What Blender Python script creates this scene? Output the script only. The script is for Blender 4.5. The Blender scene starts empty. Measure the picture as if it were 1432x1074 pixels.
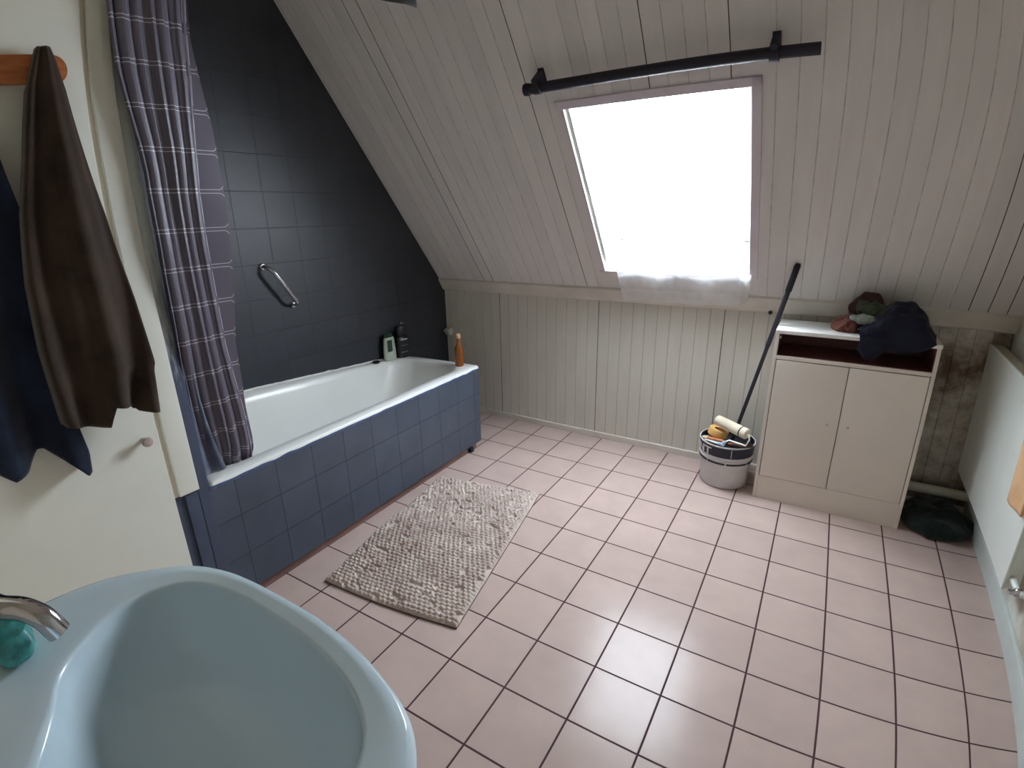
import bpy, bmesh, math, random
import numpy as np
from mathutils import Vector, Matrix, noise
random.seed(7)
sc = bpy.context.scene
COL = sc.collection
PANO = True
PI = math.pi

# ------------------------------------------------------------------ materials
def lin(c):
    return tuple((x / 12.92 if x <= .04045 else ((x + .055) / 1.055) ** 2.4) for x in c)
def rgb(r, g, b):
    return lin((r / 255, g / 255, b / 255))
class NT:
    def __init__(s, name):
        s.m = bpy.data.materials.new(name); s.m.use_nodes = True
        s.t = s.m.node_tree; s.n = s.t.nodes; s.l = s.t.links
        s.b = s.n['Principled BSDF']; s.out = s.n['Material Output']
    def node(s, ty, **kw):
        n = s.n.new(ty)
        for k, v in kw.items(): setattr(n, k, v)
        return n
    def link(s, a, b): s.l.new(a, b)
    def math(s, op, a, b=None, c=None):
        n = s.n.new('ShaderNodeMath'); n.operation = op
        for i, x in enumerate((a, b, c)):
            if x is None: continue
            if isinstance(x, (int, float)): n.inputs[i].default_value = x
            else: s.l.new(x, n.inputs[i])
        return n.outputs[0]
    def coord(s, kind='Object'):
        return s.node('ShaderNodeTexCoord').outputs[kind]
    def xyz(s, v):
        n = s.node('ShaderNodeSeparateXYZ'); s.l.new(v, n.inputs[0]); return n.outputs
    def comb(s, x, y, z=0.0):
        n = s.node('ShaderNodeCombineXYZ')
        for i, q in enumerate((x, y, z)):
            if isinstance(q, (int, float)): n.inputs[i].default_value = q
            else: s.l.new(q, n.inputs[i])
        return n.outputs[0]
    def noise(s, scale, detail=4, vec=None, rough=.55):
        n = s.node('ShaderNodeTexNoise'); n.inputs['Scale'].default_value = scale
        n.inputs['Detail'].default_value = detail; n.inputs['Roughness'].default_value = rough
        s.l.new(vec if vec is not None else s.coord(), n.inputs['Vector']); return n.outputs['Fac']
    def ramp(s, fac, stops):
        n = s.node('ShaderNodeValToRGB'); s.l.new(fac, n.inputs[0]); e = n.color_ramp.elements
        while len(e) < len(stops): e.new(.5)
        for i, (p, c) in enumerate(stops):
            e[i].position = p; e[i].color = (*c, 1) if len(c) == 3 else c
        return n.outputs[0]
    def mix(s, fac, a, b):
        n = s.node('ShaderNodeMix'); n.data_type = 'RGBA'
        if isinstance(fac, (int, float)): n.inputs[0].default_value = fac
        else: s.l.new(fac, n.inputs[0])
        for i, q in ((6, a), (7, b)):
            if isinstance(q, tuple): n.inputs[i].default_value = (*q[:3], 1)
            else: s.l.new(q, n.inputs[i])
        return n.outputs[2]
    def bump(s, h, strength=.3, dist=.002):
        n = s.node('ShaderNodeBump'); n.inputs['Strength'].default_value = strength
        n.inputs['Distance'].default_value = dist
        s.l.new(h, n.inputs['Height']); s.l.new(n.outputs[0], s.b.inputs['Normal'])
    def col(s, c):
        if isinstance(c, tuple): s.b.inputs['Base Color'].default_value = (*c[:3], 1)
        else: s.l.new(c, s.b.inputs['Base Color'])
    def set(s, **kw):
        for k, v in kw.items():
            s.b.inputs[k.replace('_', ' ').title().replace('Ior', 'IOR')].default_value = v

def paint(name, c, rough=.5, var=.06, scale=6, bump=.1, metallic=0, bscale=60, coat=0):
    t = NT(name)
    lo = tuple(x * (1 - var * 1.5) for x in c); hi = tuple(min(1, x * (1 + var)) for x in c)
    t.col(t.ramp(t.noise(scale, 5), [(.3, lo), (.7, hi)]))
    t.set(roughness=rough, metallic=metallic)
    if coat: t.b.inputs['Coat Weight'].default_value = coat; t.b.inputs['Coat Roughness'].default_value = .15
    if bump: t.bump(t.noise(bscale, 3), bump, .001)
    return t.m

def brick_mat(name, axes, off, size, mortar, c1, c2, cm, rough, brough=.8, spec=None, bumpd=.0015, var=.04, wob=.0, dirt=0.):
    """square tiles on the plane spanned by the two named axes, joints passing through off"""
    t = NT(name); o = t.xyz(t.coord())
    a = t.math('SUBTRACT', o[axes[0]], off[0]); b = t.math('SUBTRACT', o[axes[1]], off[1])
    br = t.node('ShaderNodeTexBrick', offset=0.0, squash=1.0)
    br.inputs['Scale'].default_value = 1.0; br.inputs['Mortar Size'].default_value = mortar
    br.inputs['Mortar Smooth'].default_value = .25; br.inputs['Bias'].default_value = 0
    br.inputs['Brick Width'].default_value = size; br.inputs['Row Height'].default_value = size
    t.link(t.comb(a, b), br.inputs['Vector'])
    br.inputs['Color1'].default_value = (*c1, 1); br.inputs['Color2'].default_value = (*c2, 1); br.inputs['Mortar'].default_value = (*cm, 1)
    n = t.noise(7, 6)
    shade = t.ramp(n, [(.3, (1 - 2 * var,) * 3), (.7, (1, 1, 1))])
    mx = t.node('ShaderNodeMix'); mx.data_type = 'RGBA'; mx.blend_type = 'MULTIPLY'; mx.inputs[0].default_value = 1
    t.link(br.outputs['Color'], mx.inputs[6]); t.link(shade, mx.inputs[7]); t.col(mx.outputs[2])
    r = t.math('MULTIPLY_ADD', br.outputs['Fac'], brough - rough, t.math('MULTIPLY_ADD', t.noise(25, 3), .08, rough - .04))
    t.link(r, t.b.inputs['Roughness'])
    h = t.math('MULTIPLY_ADD', br.outputs['Fac'], -1.0, t.math('MULTIPLY', t.noise(9, 2), .25 + wob))
    t.bump(h, 1.0, bumpd)
    if spec is not None: t.b.inputs['Specular IOR Level'].default_value = spec
    return t.m

# ------------------------------------------------------------------ mesh builder
class MB:
    def __init__(s): s.v = []; s.f = []; s.mi = []; s.uv = {}
    def add(s, vs, fs, mi=0):
        b = len(s.v); s.v += [tuple(p) for p in vs]
        for f in fs: s.f.append(tuple(b + i for i in f)); s.mi.append(mi)
        return s
    def quad(s, a, b, c, d, mi=0): return s.add([a, b, c, d], [(0, 1, 2, 3)], mi)
    def box(s, lo, hi, mi=0, bev=0, M=None):
        bm = bmesh.new(); bmesh.ops.create_cube(bm, size=1)
        c = [(a + b) / 2 for a, b in zip(lo, hi)]; d = [abs(b - a) for a, b in zip(lo, hi)]
        for v in bm.verts: v.co = Vector((v.co.x * d[0] + c[0], v.co.y * d[1] + c[1], v.co.z * d[2] + c[2]))
        if bev: bmesh.ops.bevel(bm, geom=bm.edges[:], offset=min(bev, min(d) * .45), segments=3, profile=.6, affect='EDGES')
        if M is not None: bmesh.ops.transform(bm, matrix=M, verts=bm.verts)
        bm.normal_update(); bm.verts.index_update()
        s.add([v.co[:] for v in bm.verts], [[v.index for v in f.verts] for f in bm.faces], mi); bm.free(); return s
    def tube(s, pts, r, seg=16, mi=0, cap=True):
        P = [Vector(p) for p in pts]; R = r if isinstance(r, (list, tuple)) else [r] * len(P)
        vs = []; up = None
        for i, p in enumerate(P):
            d = (P[min(i + 1, len(P) - 1)] - P[max(i - 1, 0)]).normalized()
            if up is None: up = d.orthogonal().normalized()
            up = (up - d * up.dot(d)).normalized(); w = d.cross(up)
            for k in range(seg):
                a = 2 * PI * k / seg; vs.append(p + (up * math.cos(a) + w * math.sin(a)) * R[i])
        fs = [(i * seg + k, i * seg + (k + 1) % seg, (i + 1) * seg + (k + 1) % seg, (i + 1) * seg + k) for i in range(len(P) - 1) for k in range(seg)]
        if cap: fs += [tuple(range(seg))[::-1], tuple((len(P) - 1) * seg + k for k in range(seg))]
        return s.add(vs, fs, mi)
    def lathe(s, prof, c=(0, 0, 0), seg=40, mi=0, sx=1, sy=1, M=None):
        vs = []; n = len(prof)
        for r, z in prof:
            for k in range(seg):
                a = 2 * PI * k / seg; p = Vector((r * math.cos(a) * sx, r * math.sin(a) * sy, z))
                if M is not None: p = M @ p
                vs.append(p + Vector(c))
        fs = [(i * seg + k, i * seg + (k + 1) % seg, (i + 1) * seg + (k + 1) % seg, (i + 1) * seg + k) for i in range(n - 1) for k in range(seg)]
        fs += [tuple(range(seg))[::-1], tuple((n - 1) * seg + k for k in range(seg))]
        return s.add(vs, fs, mi)
    def loft(s, rings, mi=0, cap0=False, cap1=False, closed=True):
        n = len(rings[0]); vs = [p for r in rings for p in r]
        fs = [(i * n + k, i * n + (k + 1) % n, (i + 1) * n + (k + 1) % n, (i + 1) * n + k) for i in range(len(rings) - 1) for k in range(n if closed else n - 1)]
        if cap0: fs.append(tuple(range(n))[::-1])
        if cap1: fs.append(tuple((len(rings) - 1) * n + k for k in range(n)))
        return s.add(vs, fs, mi)
    def grid(s, fn, nu, nv, mi=0):
        vs = []; b = len(s.v)
        for j in range(nv + 1):
            for i in range(nu + 1):
                vs.append(fn(i / nu, j / nv))
        w = nu + 1
        return s.add(vs, [(j * w + i, j * w + i + 1, (j + 1) * w + i + 1, (j + 1) * w + i) for j in range(nv) for i in range(nu)], mi)

def obj(name, mb, mats, parent=None, smooth=True, solid=0, auto=35, uvfn=None, fixn=True):
    me = bpy.data.meshes.new(name)
    off = Vector((0, 0, 0)); q_ = parent
    while q_ is not None: off += q_.location; q_ = q_.parent
    me.from_pydata([tuple(Vector(p) - off) for p in mb.v], [], mb.f); me.update()
    if fixn:
        bm = bmesh.new(); bm.from_mesh(me); bmesh.ops.recalc_face_normals(bm, faces=bm.faces); bm.to_mesh(me); bm.free()
    if not isinstance(mats, (list, tuple)): mats = [mats]
    for m in mats: me.materials.append(m)
    for p, i in zip(me.polygons, mb.mi): p.material_index = i
    if uvfn:
        uv = me.uv_layers.new(name='UVMap')
        for l in me.loops: uv.data[l.index].uv = uvfn(l.vertex_index)
    if smooth:
        me.polygons.foreach_set('use_smooth', [True] * len(me.polygons))
        if auto:
            try: me.set_sharp_from_angle(angle=math.radians(auto))
            except Exception: pass
    o = bpy.data.objects.new(name, me); COL.objects.link(o)
    if parent is not None: o.parent = parent
    if solid:
        md = o.modifiers.new('thick', 'SOLIDIFY'); md.thickness = solid; md.offset = 0
    return o
def thing(name, label, cat, loc, group=None):
    o = bpy.data.objects.new(name, None); COL.objects.link(o); o.location = loc; o.empty_display_size = .05
    o.matrix_world = Matrix.Translation(loc)
    return tag(o, label, cat, group)
def tag(o, label, cat, group=None):
    o['label'] = label; o['category'] = cat
    if group: o['group'] = group
    return o
def struct(name, mb, mats, parent=None, **kw):
    o = obj(name, mb, mats, parent, **kw)
    if parent is None: o['kind'] = 'structure'
    return o
def rebase(o, loc):
    """put the origin of a single-mesh thing at loc"""
    L = Vector(loc); o.data.transform(Matrix.Translation(-L)); o.location = L; return o

# ------------------------------------------------------------------ constants (metres)
GX, RX = 0.0, 2.923             # gable wall, right wall
KY, EY, EZ = 2.717, 2.669, .913  # knee wall, eaves line
A = 0.9139377665
S = Vector((0, -math.cos(A), math.sin(A))); N = Vector((0, -math.sin(A), -math.cos(A)))
def sl(x, s, n=0.0): return Vector((x, EY, EZ)) + S * s + N * n
YB = -1.25                      # wall behind the camera
CZ = 2.45
SMAX = (CZ - EZ) / math.sin(A)
PX = .577                       # plane of the bath front and of the door wall
WL, WR, WB, WT = 1.19, 1.885, .135, .998   # skylight opening on the slope

# ------------------------------------------------------------------ materials used
M_board = NT('board_paint'); _t = M_board
_o = _t.xyz(_t.coord())
_st = _t.noise(3.0, 6, _t.comb(_t.math('MULTIPLY', _o[0], 6.0), _o[1], _o[2]))
_base = _t.ramp(_st, [(.25, rgb(216, 210, 207)), (.75, rgb(228, 223, 220))])
_wn = _t.node('ShaderNodeTexWhiteNoise', noise_dimensions='1D')
_t.link(_t.math('FLOOR', _t.math('DIVIDE', _t.math('SUBTRACT', _o[0], .014), .0695)), _wn.inputs['W'])
_tone = _t.ramp(_wn.outputs[0], [(0, (.90, .91, .92)), (1, (1.0, 1.0, 1.0))])
_mx = _t.node('ShaderNodeMix'); _mx.data_type = 'RGBA'; _mx.blend_type = 'MULTIPLY'; _mx.inputs[0].default_value = 1
_t.link(_base, _mx.inputs[6]); _t.link(_tone, _mx.inputs[7])
_t.col(_mx.outputs[2]); _t.set(roughness=.55); _t.bump(_t.noise(90, 3), .12, .001)
M_board = M_board.m
def stained(name, base, stain, box, scale=5, rough=.6):
    """painted boards with damp stains confined to a corner region of the wall"""
    t = NT(name); o = t.xyz(t.coord())
    st = t.noise(3.0, 6, t.comb(t.math('MULTIPLY', o[0], 6.0), o[1], o[2]))
    b = t.ramp(st, [(.25, tuple(x * .9 for x in base)), (.75, base)])
    mr = t.node('ShaderNodeMapRange'); mr.inputs[1].default_value = box[0]; mr.inputs[2].default_value = box[1]
    t.link(o[0], mr.inputs[0])
    f = t.math('MULTIPLY', mr.outputs[0], t.ramp(t.noise(scale, 6, rough=.7), [(.34, (0, 0, 0)), (.6, (1, 1, 1))]))
    t.col(t.mix(f, b, stain)); t.set(roughness=rough); t.bump(t.noise(90, 3), .12, .001); return t.m
M_knee = stained('knee_board_paint', rgb(210, 206, 197), rgb(92, 70, 46), (2.25, 2.7), 3.2)
M_kgroove = stained('knee_groove', rgb(182, 176, 166), rgb(70, 52, 34), (2.25, 2.7), 3.2)
M_groove = paint('groove_dusty_paint', rgb(196, 189, 183), .8, .2, 20, 0)  # board paint slightly darker, with dust settled in the grooves
M_groove_dark = paint('groove_dirt', rgb(92, 82, 76), .9, .4, 30, 0)
M_trim = paint('trim_paint', rgb(212, 206, 197), .5, .06, 8, .1)
M_white = paint('white_gloss_paint', rgb(218, 218, 208), .35, .02, 5, .03)
M_cream = paint('cream_wall_paint', rgb(222, 212, 194), .6, .04, 3, .08)
M_door = paint('cream_door_paint', rgb(214, 214, 204), .45, .03, 3, .04)
M_floor = brick_mat('pink_floor_tile', (0, 1), (1.363 - 4, 1.9414 - 6), .2, .0031, rgb(183, 162, 155), rgb(189, 168, 160), rgb(80, 56, 60), .20, .8, spec=.14, bumpd=.0016, var=.05, wob=-.19)
M_gable = brick_mat('charcoal_painted_tile', (1, 2), (1.02 - 3.1, .495 - 3.1), .155, .0012, rgb(42, 45, 53), rgb(44, 48, 56), rgb(37, 40, 48), .46, .6, bumpd=.0009, var=.10, wob=.3)
M_panel = brick_mat('slate_blue_painted_tile', (1, 2), (1.02 - 3.1, .340 - 3.1), .155, .0016, rgb(70, 78, 92), rgb(76, 84, 98), rgb(46, 52, 64), .34, .6, bumpd=.0022, var=.12, wob=.3)
M_bluebase = paint('slate_blue_paint', rgb(64, 74, 94), .45, .15, 12, .3)
M_terra = paint('reddish_plinth_tile', rgb(128, 96, 86), .5, .15, 10, .2)
M_enamel = paint('bath_enamel', rgb(224, 225, 222), .28, .02, 3, 0)
M_ceramic = paint('basin_ceramic', rgb(202, 221, 232), .12, .02, 3, 0)
M_chrome = paint('chrome', rgb(200, 200, 205), .12, .02, 5, 0, metallic=1)
M_black = paint('black_metal', rgb(24, 22, 38), .6, .2, 30, .1)
M_wood = None
def wood(name, a, b, axis=1):
    t = NT(name); o = t.xyz(t.coord()); q = [t.math('MULTIPLY', o[i], 1.2 if i == axis else 9.0) for i in range(3)]
    t.col(t.ramp(t.noise(6, 5, t.comb(*q)), [(.3, a), (.7, b)])); t.set(roughness=.4); return t.m
M_wood = wood('orange_wood', rgb(150, 84, 42), rgb(186, 110, 60))
def cloth(name, a, b, scale=220, bump=.5, rough=.95, sheen=.15, big=8):
    t = NT(name); n1 = t.noise(big, 5); t.col(t.ramp(n1, [(.3, a), (.7, b)])); t.set(roughness=rough)
    t.b.inputs['Sheen Weight'].default_value = sheen; t.b.inputs['Specular IOR Level'].default_value = .15
    t.bump(t.noise(scale, 2), bump, .002); return t.m
M_tow_brown = cloth('dark_brown_terry', rgb(38, 29, 24), rgb(62, 48, 38))
M_tow_navy = cloth('dark_navy_terry', rgb(18, 23, 34), rgb(36, 46, 66))
M_mat = cloth('taupe_chenille', rgb(172, 154, 146), rgb(204, 190, 181), 400, .5, sheen=.3)

# ------------------------------------------------------------------ room shell
struct('floor', MB().quad((0, YB, 0), (RX + .3, YB, 0), (RX + .3, KY + .05, 0), (0, KY + .05, 0)), M_floor, smooth=False, fixn=False)
struct('ceiling', MB().quad((-.05, YB, CZ), (-.05, 2.0, CZ), (RX + .3, 2.0, CZ), (RX + .3, YB, CZ)), M_cream, smooth=False, fixn=False)

def boards(x0, x1, step, anchor, P, spans, win=None, dep=.0011, gw=.0019, seed=1, dark=.22):
    """tongue-and-groove lining: P(x, s, depth) gives the point; spans = [(s0, s1)]"""
    rnd = random.Random(seed); mb = MB(); k0 = math.ceil((x0 - anchor) / step)
    xs = [(x0, 0, None)]
    k = k0
    while anchor + k * step < x1 - .01:
        g = anchor + k * step
        if g > x0 + .01 and not (win and min(abs(g - win[0]), abs(g - win[1])) < .008):
            mi = 2 if rnd.random() < dark else 1
            xs += [(g - gw, 0, None), (g, 1, mi), (g + gw, 0, mi)]
        k += 1
    xs.append((x1, 0, None))
    if win: xs += [(win[0], 0, None), (win[1], 0, None)]
    xs.sort(key=lambda q: q[0])
    for (a, da, ma), (b, db, mb_) in zip(xs, xs[1:]):
        mi = 0 if not (da or db) else (mb_ or 1)
        if mi == 0 or True:
            mid = (a + b) / 2
            sp = spans if not (win and win[0] < mid < win[1]) else [(spans[0][0], win[2]), (win[3], spans[0][1])]
            for s0, s1 in sp:
                mb.quad(P(a, s0, da * dep), P(b, s0, db * dep), P(b, s1, db * dep), P(a, s1, da * dep), mi)
    return mb
struct('wall_slope', boards(0, RX + .3, .0695, 2.1, lambda x, s, d: sl(x, s, -d), [(-.02, SMAX + .02)], (WL, WR, WB, WT), seed=3), [M_board, M_groove, M_groove_dark], smooth=False, fixn=False)
struct('wall_back', boards(0, RX + .3, .067, .305, lambda x, s, d: Vector((x, KY + d, s)), [(0, EZ + .02)], None, .0014, .002, 5, .06), [M_knee, M_kgroove, M_groove_dark], smooth=False, fixn=False)
# gable wall (charcoal tiles) and the right-hand wall
struct('wall_left', MB().quad((0, .6, 0), (0, KY + .05, 0), (0, KY + .05, CZ + .1), (0, .6, CZ + .1)), M_gable, smooth=False, fixn=False)
M_rw = NT('right_wall_plaster'); _t = M_rw
_f = _t.math('MULTIPLY', _t.ramp(_t.noise(4, 6, rough=.7), [(.4, (0, 0, 0)), (.65, (1, 1, 1))]), .6)
_t.col(_t.mix(_f, rgb(212, 214, 206), rgb(140, 122, 92))); _t.set(roughness=.7); _t.bump(_t.noise(30, 4), .2, .002)
M_rw = M_rw.m
struct('wall_right', MB().quad((RX, YB, 0), (RX, KY + .05, 0), (RX, KY + .05, CZ + .1), (RX, YB, CZ + .1)), M_rw, smooth=False, fixn=False)
struct('wall_front', MB().quad((0, YB, 0), (RX, YB, 0), (RX, YB, CZ + .1), (0, YB, CZ + .1)), M_cream, smooth=False, fixn=False)
# the partition that carries the door: its end closes the bath niche
struct('wall_partition', MB().box((PX - .12, YB, .5), (PX, .695, CZ + .05)).box((PX - .12, YB, 0), (PX - .03, .70, .5)).box((0, .60, 0), (PX - .12, .70, CZ + .05)), M_cream, smooth=False)
struct('wall_stub', MB().box((PX, YB, 0), (1.378, -.03, CZ + .05)), M_cream, smooth=False)
# painted post at the end of the partition: white above, brushed slate blue below
def post_mat():
    t = NT('brushed_blue_white_post'); o = t.xyz(t.coord())
    h = t.math('ADD', o[2], t.math('MULTIPLY', t.noise(5, 6, t.comb(t.math('MULTIPLY', o[1], 9.0), o[1], o[2]), .7), .9))
    f = t.ramp(t.math('SUBTRACT', h, .9), [(.42, (0, 0, 0)), (.80, (1, 1, 1))])
    t.col(t.mix(f, rgb(66, 74, 94), rgb(205, 212, 208))); t.set(roughness=.45); t.bump(t.noise(40, 4), .3, .002); return t.m
struct('trim_1', MB().box((PX - .14, .695, 0), (PX + .003, .731, CZ), bev=.003), post_mat())
struct('trim_2', MB().box((PX, .636, .502), (PX + .014, .697, CZ), bev=.004), M_white)
struct('trim_3', MB().box((PX - .03, .612, 0), (PX - .008, .697, .503), bev=.004).box((PX - .008, .655, 0), (PX + .001, .697, .495), bev=.004), M_bluebase)
d1 = struct('door_1', MB().box((PX, -.02, .015), (PX + .022, .618, 2.02), bev=.003), M_door)
kn = MB().lathe([(.007, 0), (.006, .014), (.0125, .020), (.0145, .028), (.0125, .034), (.004, .037)], (0, 0, 0), 24, M=Matrix.Translation((PX + .022, .575, .722)) @ Matrix.Rotation(PI / 2, 4, 'Y'))
k = obj('knob', kn, paint('pinkish_brass_knob', rgb(176, 156, 150), .3, .05, 5, 0), d1); k['label'] = 'small round pinkish door knob'

# eaves trim board, skirting boards
tr = MB(); tr.loft([[Vector((x, *p)) for p in ((EY - .004, EZ + .008), (EY - .012, EZ - .004), (KY - .022, .846), (KY - .012, .838), (KY + .01, .838), (KY + .01, EZ + .01))] for x in (0, RX)], cap0=True, cap1=True)
struct('trim_4', tr, M_trim, smooth=False)
struct('baseboard_back', MB().box((0, KY - .014, 0), (RX, KY, .035), bev=.004), M_trim)
struct('baseboard_right', MB().box((RX - .016, YB, 0), (RX, KY, .085), bev=.006), paint('skirting_paint', rgb(196, 204, 200), .5, .06, 6, .1))

# ------------------------------------------------------------------ skylight (window_1)
M_frame = paint('window_white_lacquer', rgb(236, 236, 232), .35, .02, 4, 0)
def sbox(mb, x0, x1, s0, s1, n0, n1, mi=0, bev=0):
    tmp = MB().box((x0, s0, n0), (x1, s1, n1), mi, bev)
    mb.add([sl(x, s, n) for x, s, n in tmp.v], tmp.f, mi); return mb
D = -.16
wf = MB()
# reveal faces
wf.quad(sl(WL, WB), sl(WL, WT), sl(WL, WT, D), sl(WL, WB, D)); wf.quad(sl(WR, WB), sl(WR, WB, D), sl(WR, WT, D), sl(WR, WT))
wf.quad(sl(WL, WB), sl(WL, WB, D), sl(WR, WB, D), sl(WR, WB)); wf.quad(sl(WL, WT), sl(WR, WT), sl(WR, WT, D), sl(WL, WT, D))
w1 = struct('window_1', wf, M_frame, smooth=False, fixn=False)
ar = MB(); t_ = .034
sbox(ar, WL - t_, WR + t_, WT, WT + t_, -.001, .008, 0, .003); sbox(ar, WL - t_, WR + t_, WB - .012, WB, -.001, .006, 0, .003)
sbox(ar, WL - .012, WL, WB - .004, WT, -.001, .006, 0, .002); sbox(ar, WR, WR + t_, WB - .012, WT + t_, -.001, .008, 0, .003)
o = obj('window_frame', ar, paint('architrave_mauve_white', rgb(214, 204, 214), .5, .03, 6, .05), w1)
sa = MB()
sbox(sa, WL, WL + .075, WB, WT, D - .03, D + .012, 0, .004); sbox(sa, WR - .06, WR, WB, WT, D - .03, D + .012, 0, .004)
sbox(sa, WL, WR, WB, WB + .085, D - .03, D + .012, 0, .004); sbox(sa, WL, WR, WT - .07, WT, D - .03, D + .012, 0, .004)
sbox(sa, WL + .014, WL + .016, WB + .02, WT, D + .012, -.012, 0, 0)
obj('sash', sa, M_frame, w1)
M_glass = NT('window_glass'); M_glass.n.remove(M_glass.b)
_g = M_glass.node('ShaderNodeBsdfTransparent'); _g.inputs[0].default_value = (.97, .98, 1, 1)
_gg = M_glass.node('ShaderNodeBsdfGlossy'); _gg.inputs['Roughness'].default_value = .02
_ms = M_glass.node('ShaderNodeMixShader'); _ms.inputs[0].default_value = .05
M_glass.link(_g.outputs[0], _ms.inputs[1]); M_glass.link(_gg.outputs[0], _ms.inputs[2]); M_glass.link(_ms.outputs[0], M_glass.out.inputs[0])
M_glass = M_glass.m
obj('pane', sbox(MB(), WL + .07, WR - .055, WB + .08, WT - .065, D - .02, D - .014), M_glass, w1, smooth=False)
vs_ = MB()
for i in range(9):
    x = WL + .118 + i * .0605; sbox(vs_, x, x + .034, WB + .094, WB + .1, D + .012, D + .0155)
sbox(vs_, WL + .055, WL + .115, WB + .078, WB + .086, D + .013, D + .022); sbox(vs_, WR - .05, WR - .005, WB + .076, WB + .083, D + .013, D + .022)
sb_ = MB(); sbox(sb_, WL + .07, WR - .055, WB + .085, WB + .112, D - .01, D + .0125, 0, .003)
obj('ventilation_bar', sb_, M_frame, w1)
o = obj('ventilation_slots', vs_, paint('slot_grey', rgb(120, 116, 112), .6, .05, 5, 0), w1, smooth=False); o['label'] = 'dashed grey ventilation slots'
hl = MB().add([sl(*p) for p in MB().box((WL + .076, .50, D + .012), (WL + .10, .60, D + .036), bev=.01).v], MB().box((WL + .076, .50, D + .012), (WL + .10, .60, D + .036), bev=.01).f)
obj('handle', hl, paint('handle_white', rgb(206, 206, 200), .4, .03, 5, 0), w1)

# ------------------------------------------------------------------ net curtain in the skylight
def net_mat(name, op, ring=False):
    t = NT(name); t.n.remove(t.b)
    tl = t.node('ShaderNodeBsdfTranslucent'); tl.inputs[0].default_value = (.93, .94, .95, 1)
    df = t.node('ShaderNodeBsdfDiffuse'); df.inputs[0].default_value = (.93, .94, .96, 1)
    tp = t.node('ShaderNodeBsdfTransparent')
    m1 = t.node('ShaderNodeMixShader'); m1.inputs[0].default_value = .45; t.link(tl.outputs[0], m1.inputs[1]); t.link(df.outputs[0], m1.inputs[2])
    m2 = t.node('ShaderNodeMixShader'); t.link(tp.outputs[0], m2.inputs[1]); t.link(m1.outputs[0], m2.inputs[2]); t.link(m2.outputs[0], t.out.inputs[0])
    o = t.xyz(t.coord('UV'))
    # embroidered motifs: round medallions and plain stripes
    cell = .19
    u = t.math('SUBTRACT', t.math('FRACT', t.math('DIVIDE', t.math('ADD', o[0], .06), cell)), .5); u = t.math('MULTIPLY', u, cell)
    v = t.math('SUBTRACT', o[1], .035)
    r = t.math('SQRT', t.math('ADD', t.math('MULTIPLY', u, u), t.math('MULTIPLY', v, v)))
    dd = t.math('ABSOLUTE', t.math('SUBTRACT', r, .027))
    rg = t.math('LESS_THAN', dd, .005)
    ins = t.math('LESS_THAN', r, .022)
    band = t.math('GREATER_THAN', o[1], .90)
    hem = t.math('LESS_THAN', o[1], -.035); low = t.math('LESS_THAN', o[1], .08)
    f = t.math('ADD', .42, t.math('MULTIPLY', rg, .22)); f = t.math('ADD', f, t.math('MULTIPLY', ins, .12))
    f = t.math('ADD', f, t.math('MULTIPLY', low, .22)); f = t.math('ADD', f, t.math('MULTIPLY', hem, .12)); f = t.math('ADD', f, t.math('MULTIPLY', band, .2))
    f = t.math('ADD', f, t.math('MULTIPLY', t.math('SUBTRACT', t.noise(14, 4), .5), .25))
    t.link(t.math('MINIMUM', f, .97), m2.inputs[0])
    t.link(t.mix(rg, (.93, .94, .96), (.42, .43, .46)), df.inputs[0]); return t.m
M_net = net_mat('net_lace', .50)
def netfn(n_off, x0, x1, s0, s1, skew=0.0, amp=.006):
    def fn(u, v):
        x = x0 + (x1 - x0) * u; s = s0 + (s1 - s0) * v
        n = n_off + amp * math.sin(u * 38 + 2 * math.sin(v * 4)) + amp * .6 * math.sin(u * 13 + v * 3)
        if u < .35 and v > .1: n += .012 * math.exp(-((u - .22) / .04) ** 2)
        return sl(x + skew * v * (1 - u), s, n)
    return fn
net = thing('net_curtain', 'white translucent net curtain hanging inside the roof window, hem over the sill', 'curtain', sl(1.55, .55, D + .035))
def net_part(name, mb, uvs):
    return obj(name, mb, M_net, net, uvfn=lambda i: uvs[i], auto=0, fixn=False)
nu, nv = 90, 60
mb = MB().grid(netfn(D + .045, WL + .078, WR - .012, WB + .10, WT - .012), nu, nv)
uvs = [(i / nu * .62, .10 + j / nv * .85) for j in range(nv + 1) for i in range(nu + 1)]
net_part('net_panel', mb, uvs)
def hem(u, v):   # v=0 inside at the sash, then over the sill and down the boards
    x = (WL + .055) + (.60 + .015 * math.sin(v * 3)) * u + .025 * v * (1 - u)
    wob = .0035 * math.sin(u * 17 + v * 3) + .001 * math.sin(u * 61)
    sg = .012 * math.sin(u * 9) + .006 * math.sin(u * 23)
    a = [(WB + .10, D + .045), (WB + .018 + sg * .4, D + .05), (WB + .010 + sg * .5, -.02), (WB + .002 + sg * .3, .016), (WB - .06, .030), (-.044 + .012 * u, .040)]
    t = v * 5; i = min(4, int(t)); f = t - i
    s = a[i][0] * (1 - f) + a[i + 1][0] * f; n = a[i][1] * (1 - f) + a[i + 1][1] * f
    return sl(x, s, n + wob * (.3 if v < .5 else 1))
nu, nv = 80, 40
mb = MB().grid(hem, nu, nv)
uvs = [(i / nu * .60, (.45 - j / nv * .62)) for j in range(nv + 1) for i in range(nu + 1)]
uvs = [(i / nu * .60, (.30 if j / nv < .6 else (.075 - (j / nv - .6) / .4 * .17))) for j in range(nv + 1) for i in range(nu + 1)]
o = net_part('hem', mb, uvs); o['label'] = 'translucent hem with round embroidered motifs'
def side(u, v): return sl(WR - .052 + .05 * u + .012 * (1 - v), WB + .02 - v * .175, .014 + .012 * math.sin(u * PI) + .004 * v)
mb = MB().grid(side, 8, 16)
net_part('folded_edge', mb, [(.3, .3)] * len(mb.v))

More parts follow.
